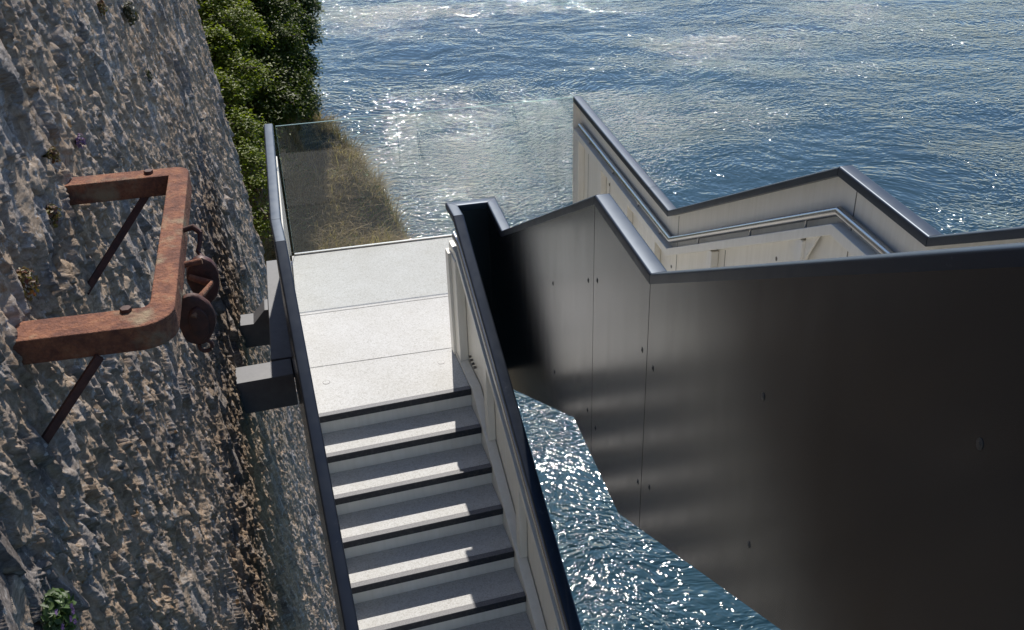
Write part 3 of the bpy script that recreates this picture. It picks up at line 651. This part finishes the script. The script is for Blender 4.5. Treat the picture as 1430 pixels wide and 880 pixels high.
# ------------------------------------------------------------------ foliage
def leaves(cent, nrm, size, fold=0.25, asp=0.62):
    n = len(cent); up_ = rng.normal(size=(n, 3)); nrm = nrm/np.linalg.norm(nrm, axis=1, keepdims=True)
    u = np.cross(nrm, up_); u /= np.linalg.norm(u, axis=1, keepdims=True)+1e-9; v_ = np.cross(nrm, u)
    s = size[:, None]
    p0 = cent-u*s; p1 = cent+v_*s*asp+nrm*s*fold; p2 = cent+u*s*1.1-nrm*s*0.15; p3 = cent-v_*s*asp+nrm*s*fold
    V = np.stack([p0, p1, p2, p3], 1).reshape(-1, 3); b0 = np.arange(n)*4
    Fc = np.concatenate([np.stack([b0, b0+1, b0+2], 1), np.stack([b0, b0+2, b0+3], 1)])
    return V, Fc
def shrub(name, label, blobs, mat, nclump, nleaf, size, group):
    root = thing(name, label, 'shrub', group=group)
    vol = np.array([b_[3]*b_[5]+b_[4]*b_[5] for b_ in blobs]); vol /= vol.sum()
    C_, D_, T_ = [], [], []
    for b_, f in zip(blobs, vol):
        n = int(nclump*f)
        d = rng.normal(size=(n, 3)); d /= np.linalg.norm(d, axis=1, keepdims=True)
        d[:, 2] = np.where(d[:, 2] < -0.35, -d[:, 2], d[:, 2])
        rad = 0.75+0.45*rng.random(n)**2
        c = np.array(b_[:3])+d*np.array(b_[3:6])*rad[:, None]
        cs = 0.06+0.09*rng.random(n)
        k = nleaf
        off_ = rng.normal(size=(n, k, 3))*cs[:, None, None]*np.array([0.75, 0.75, 0.6])
        off_[:, :, 2] -= 0.25*(np.abs(off_[:, :, 0])+np.abs(off_[:, :, 1]))
        C_.append((c[:, None]+off_).reshape(-1, 3))
        nn = d[:, None]*0.5+np.array([0, 0.1, 1.0])+0.55*rng.normal(size=(n, k, 3)); D_.append(nn.reshape(-1, 3))
        T_.append((0.25*rng.random((n, 1))+0.55*rng.random((n, k))+0.2*rng.random((n, k))**4).ravel())
    Cc = np.concatenate(C_); Dd = np.concatenate(D_); Tt = np.clip(np.concatenate(T_), 0, 1)
    V, Fc = leaves(Cc, Dd, size*(0.6+0.6*rng.random(len(Cc))))
    npmesh('foliage', V, Fc, mat, np.repeat(Tt, 4), root)
    m_ = MB()
    bl = sorted(blobs, key=lambda q: q[2]); prev = Vector(bl[0][:3])-Vector((0.1, -0.1, bl[0][5]))
    for b_ in bl:
        c = Vector(b_[:3]); m_.tube([prev, prev.lerp(c, 0.5)+Vector((0.03, 0.05, -0.03)), c], [0.03, 0.025, 0.02], 6); prev = c
        for k in range(6):
            q = c+Vector((random.uniform(-1, 1)*b_[3]*0.9, random.uniform(-1, 0.2)*b_[4], random.uniform(-1, 1)*b_[5]*0.9))
            base_ = c; mid = base_.lerp(q, 0.5)+Vector((random.uniform(-.1, .1), random.uniform(-.1, .1), 0.1))
            m_.tube([base_, mid, q], [0.025, 0.016, 0.006], 6)
    m_.build('stem', 'bark', root)
    return root
gi = 'ivy shrubs clinging to the cliff beyond the wall'
B1 = [(-0.88, 8.0, 0.41, 0.42), (-0.53, 7.6, 0.21, 0.38), (-0.87, 7.0, 0.01, 0.38), (-0.55, 6.7, -0.31, 0.35), (-0.81, 6.2, -0.45, 0.34), (-0.65, 5.6, -0.75, 0.31), (-0.59, 5.1, -1.05, 0.27), (-0.54, 4.6, -1.28, 0.23), (-0.49, 4.2, -1.54, 0.2), (-0.95, 9.0, 0.8, 0.5), (-0.45, 9.0, 0.71, 0.48), (-1.16, 8.2, 0.44, 0.45), (-1.08, 6.8, -0.29, 0.4), (-0.76, 10.0, 1.05, 0.5)]
B2 = [(-0.03, 9.2, -0.02, 0.45), (0.05, 8.5, -0.38, 0.4), (-0.29, 8.1, -0.6, 0.38), (0.04, 7.9, -0.75, 0.36), (-0.2, 7.5, -0.95, 0.36), (-0.0, 7.3, -1.08, 0.3), (-0.36, 7.0, -1.21, 0.31), (0.21, 7.6, -1.03, 0.25), (0.11, 10.2, 0.4, 0.5), (-0.24, 9.0, -0.2, 0.4)]
B3 = [(0.48, 10.4, -0.24, 0.36), (0.44, 9.8, -0.6, 0.33), (0.26, 9.4, -0.92, 0.33), (0.38, 9.2, -1.06, 0.27), (0.23, 8.8, -1.37, 0.3), (0.35, 8.6, -1.53, 0.21), (0.43, 11.2, 0.16, 0.47), (0.25, 10.4, -0.48, 0.4)]
ell = lambda B: [(x, y, z, r, r, r*0.95) for x, y, z, r in B]
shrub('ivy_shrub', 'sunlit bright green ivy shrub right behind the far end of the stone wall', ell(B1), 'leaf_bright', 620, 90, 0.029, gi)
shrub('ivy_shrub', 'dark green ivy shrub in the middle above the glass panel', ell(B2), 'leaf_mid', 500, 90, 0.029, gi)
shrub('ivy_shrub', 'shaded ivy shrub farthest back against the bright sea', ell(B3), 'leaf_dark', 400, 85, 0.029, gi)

# dry grass on the cliff top
nb = 26000
gx = rng.uniform(-0.9, 2.2, nb*3); gy = rng.uniform(4.6, 11.8, nb*3)
cl = fbm(gx*2.2, gy*2.2, 3, 31)
ed = crest(gy)
keep = (gx < ed+0.30) & (rng.random(nb*3) < sstep(0.30, 0.62, cl)*0.9+0.12)
gx, gy, cl = gx[keep][:nb], gy[keep][:nb], cl[keep][:nb]; n = len(gx)
gz = ground(gx, gy)
ln = (0.14+0.26*rng.random(n)+0.25*(rng.random(n) > 0.93))*(0.6+0.8*cl); ang = rng.uniform(0, 2*math.pi, n); lean = 0.25+0.7*rng.random(n)
dirx = np.cos(ang)+0.35; diry = np.sin(ang)-0.2
wd = 0.003+0.004*rng.random(n); px_ = -np.sin(ang)*wd; py_ = np.cos(ang)*wd
V = []
for k, t in enumerate((0, 0.4, 0.75, 1.0)):
    ox = dirx*lean*ln*t*t; oy = diry*lean*ln*t*t; oz = ln*(t-0.45*lean*t**3); wk = (1, 0.9, 0.7, 0.25)[k]
    V.append(np.stack([gx+ox-px_*wk, gy+oy-py_*wk, gz+oz-0.03], 1)); V.append(np.stack([gx+ox+px_*wk, gy+oy+py_*wk, gz+oz-0.03], 1))
V = np.stack(V, 1).reshape(-1, 3); b0 = np.arange(n)*8
Fc = np.concatenate([np.stack([b0+2*k, b0+2*k+1, b0+2*k+3, b0+2*k+2], 1) for k in range(3)])
go = npmesh('dry_grass', V, Fc, 'dry_grass', np.repeat(rng.random(n), 8)); go['kind'] = 'stuff'
go['label'] = 'dry brown grass covering the cliff top behind the glass'; go['category'] = 'grass'
# low green ground cover between the tufts
nb = 5000; gx = rng.uniform(-0.8, 1.6, nb); gy = rng.uniform(5.0, 8.5, nb); kp = (gx < crest(gy)) & (fbm(gx*1.6, gy*1.6, 3, 51) > 0.48); gx, gy = gx[kp], gy[kp]
V, Fc = leaves(np.stack([gx, gy, ground(gx, gy)+0.05+0.1*rng.random(len(gx))], 1), rng.normal(size=(len(gx), 3))*0.6+np.array([0, 0, 1]), 0.02+0.03*rng.random(len(gx)))
go = npmesh('ground_cover', V, Fc, 'leaf_plant', np.repeat(rng.random(len(gx)), 4)); go['kind'] = 'stuff'
go['label'] = 'low green weeds among the dry grass'; go['category'] = 'weeds'

# small plants rooted in the wall
def wall_plant(label, y, z, r, mat, nl, size, flower=None, nf=0, droop=0.0):
    root = thing('wall_plant', label, 'plant', group='small plants growing from the wall')
    x = wall_x(z)+float(relief(np.array([y]), np.array([z]))[0][0])-0.005
    c = np.array([x, y, z])
    d = rng.normal(size=(nl, 3)); d /= np.linalg.norm(d, axis=1, keepdims=True); d[:, 0] = np.abs(d[:, 0])
    rad = r*rng.random(nl)**0.5
    P_ = c+d*rad[:, None]*np.array([0.8, 1, 1])+np.array([0.02, 0, -droop])*(rad/r)[:, None]
    V, Fc = leaves(P_, d+rng.normal(size=(nl, 3))*0.5+np.array([0.3, -0.2, 0.5]), size*(0.6+0.7*rng.random(nl)))
    npmesh('leaves', V, Fc, mat, np.repeat(rng.random(nl), 4), root)
    m_ = MB()
    for k in range(0, nl, max(1, nl//14)):
        p = Vector(P_[k]); b_ = Vector((x-0.02, y, z-0.01)); m_.tube([b_+Vector((0.0, 0.0, 0.0)), b_.lerp(p, 0.5)+Vector((0.01, 0, 0.005)), p], [0.003, 0.002, 0.001], 5)
    m_.build('stem', 'leaf_olive' if mat != 'leaf_plant' else 'leaf_plant', root)
    if nf:
        far_ = np.argsort(-(P_@np.array([1.0, -0.6, 0.4])))[:nf*4:4]
        for q in P_[far_]:
            c5 = []; n5 = []
            for a in range(5):
                c5.append(q+np.array([0.014, -0.008+0.006*math.cos(a*1.257), 0.008+0.006*math.sin(a*1.257)])); n5.append([1, -0.8, 0.9])
            V, Fc = leaves(np.array(c5), np.array(n5, float)+rng.normal(size=(5, 3))*0.3, np.full(5, 0.006)); npmesh('flower', V, Fc, flower, np.repeat(rng.random(5), 4), root)
    return root
def wp(px, py):
    """point of the wall face that the drawing's survey gives for a plant"""
    q = Vector(((px-743.115)/1472.66, -(py-425.80)/1472.66)); d = fw+r2*q.x+u2*q.y
    t = (-0.545-0.05*TB-CAM.x-CAM.z*TB)/(d.x+d.z*TB); p = CAM+d*t; return p.y, p.z
PL = [
 ('bushy green plant with tiny purple flowers low on the wall at the left edge', (55, 858), 0.085, 'leaf_plant', 420, 0.014, 'petal', 6, 0.02),
 ('reddish yellow succulent tuft on the wall just inside the bracket', (40, 388), 0.065, 'leaf_red', 150, 0.011, None, 0, 0.02),
 ('drab olive tuft growing near the top of the wall', (172, 14), 0.085, 'leaf_olive', 160, 0.014, None, 0, 0.03),
 ('small purple leaved rosette above the bracket', (109, 197), 0.035, 'petal', 60, 0.010, None, 0, 0.0),
 ('little red tinged weed at the upper bracket arm where it enters the wall', (72, 292), 0.050, 'leaf_red', 110, 0.010, None, 0, 0.03),
 ('orange red tuft at the very top edge of the wall', (137, 7), 0.045, 'leaf_red', 90, 0.011, None, 0, 0.02),
 ('small rusty coloured tuft on the wall left of the upper bracket arm', (62, 215), 0.035, 'leaf_red', 70, 0.010, None, 0, 0.01),
 ('tiny olive weed high on the wall right of the purple rosette', (204, 102), 0.050, 'leaf_olive', 80, 0.012, None, 0, 0.02),
]
for lab, (px, py), r, mat, nl, size, fl_, nf, dr in PL:
    y, z = wp(px, py); wall_plant(lab, y, z, r, mat, nl, size, fl_, nf, dr)
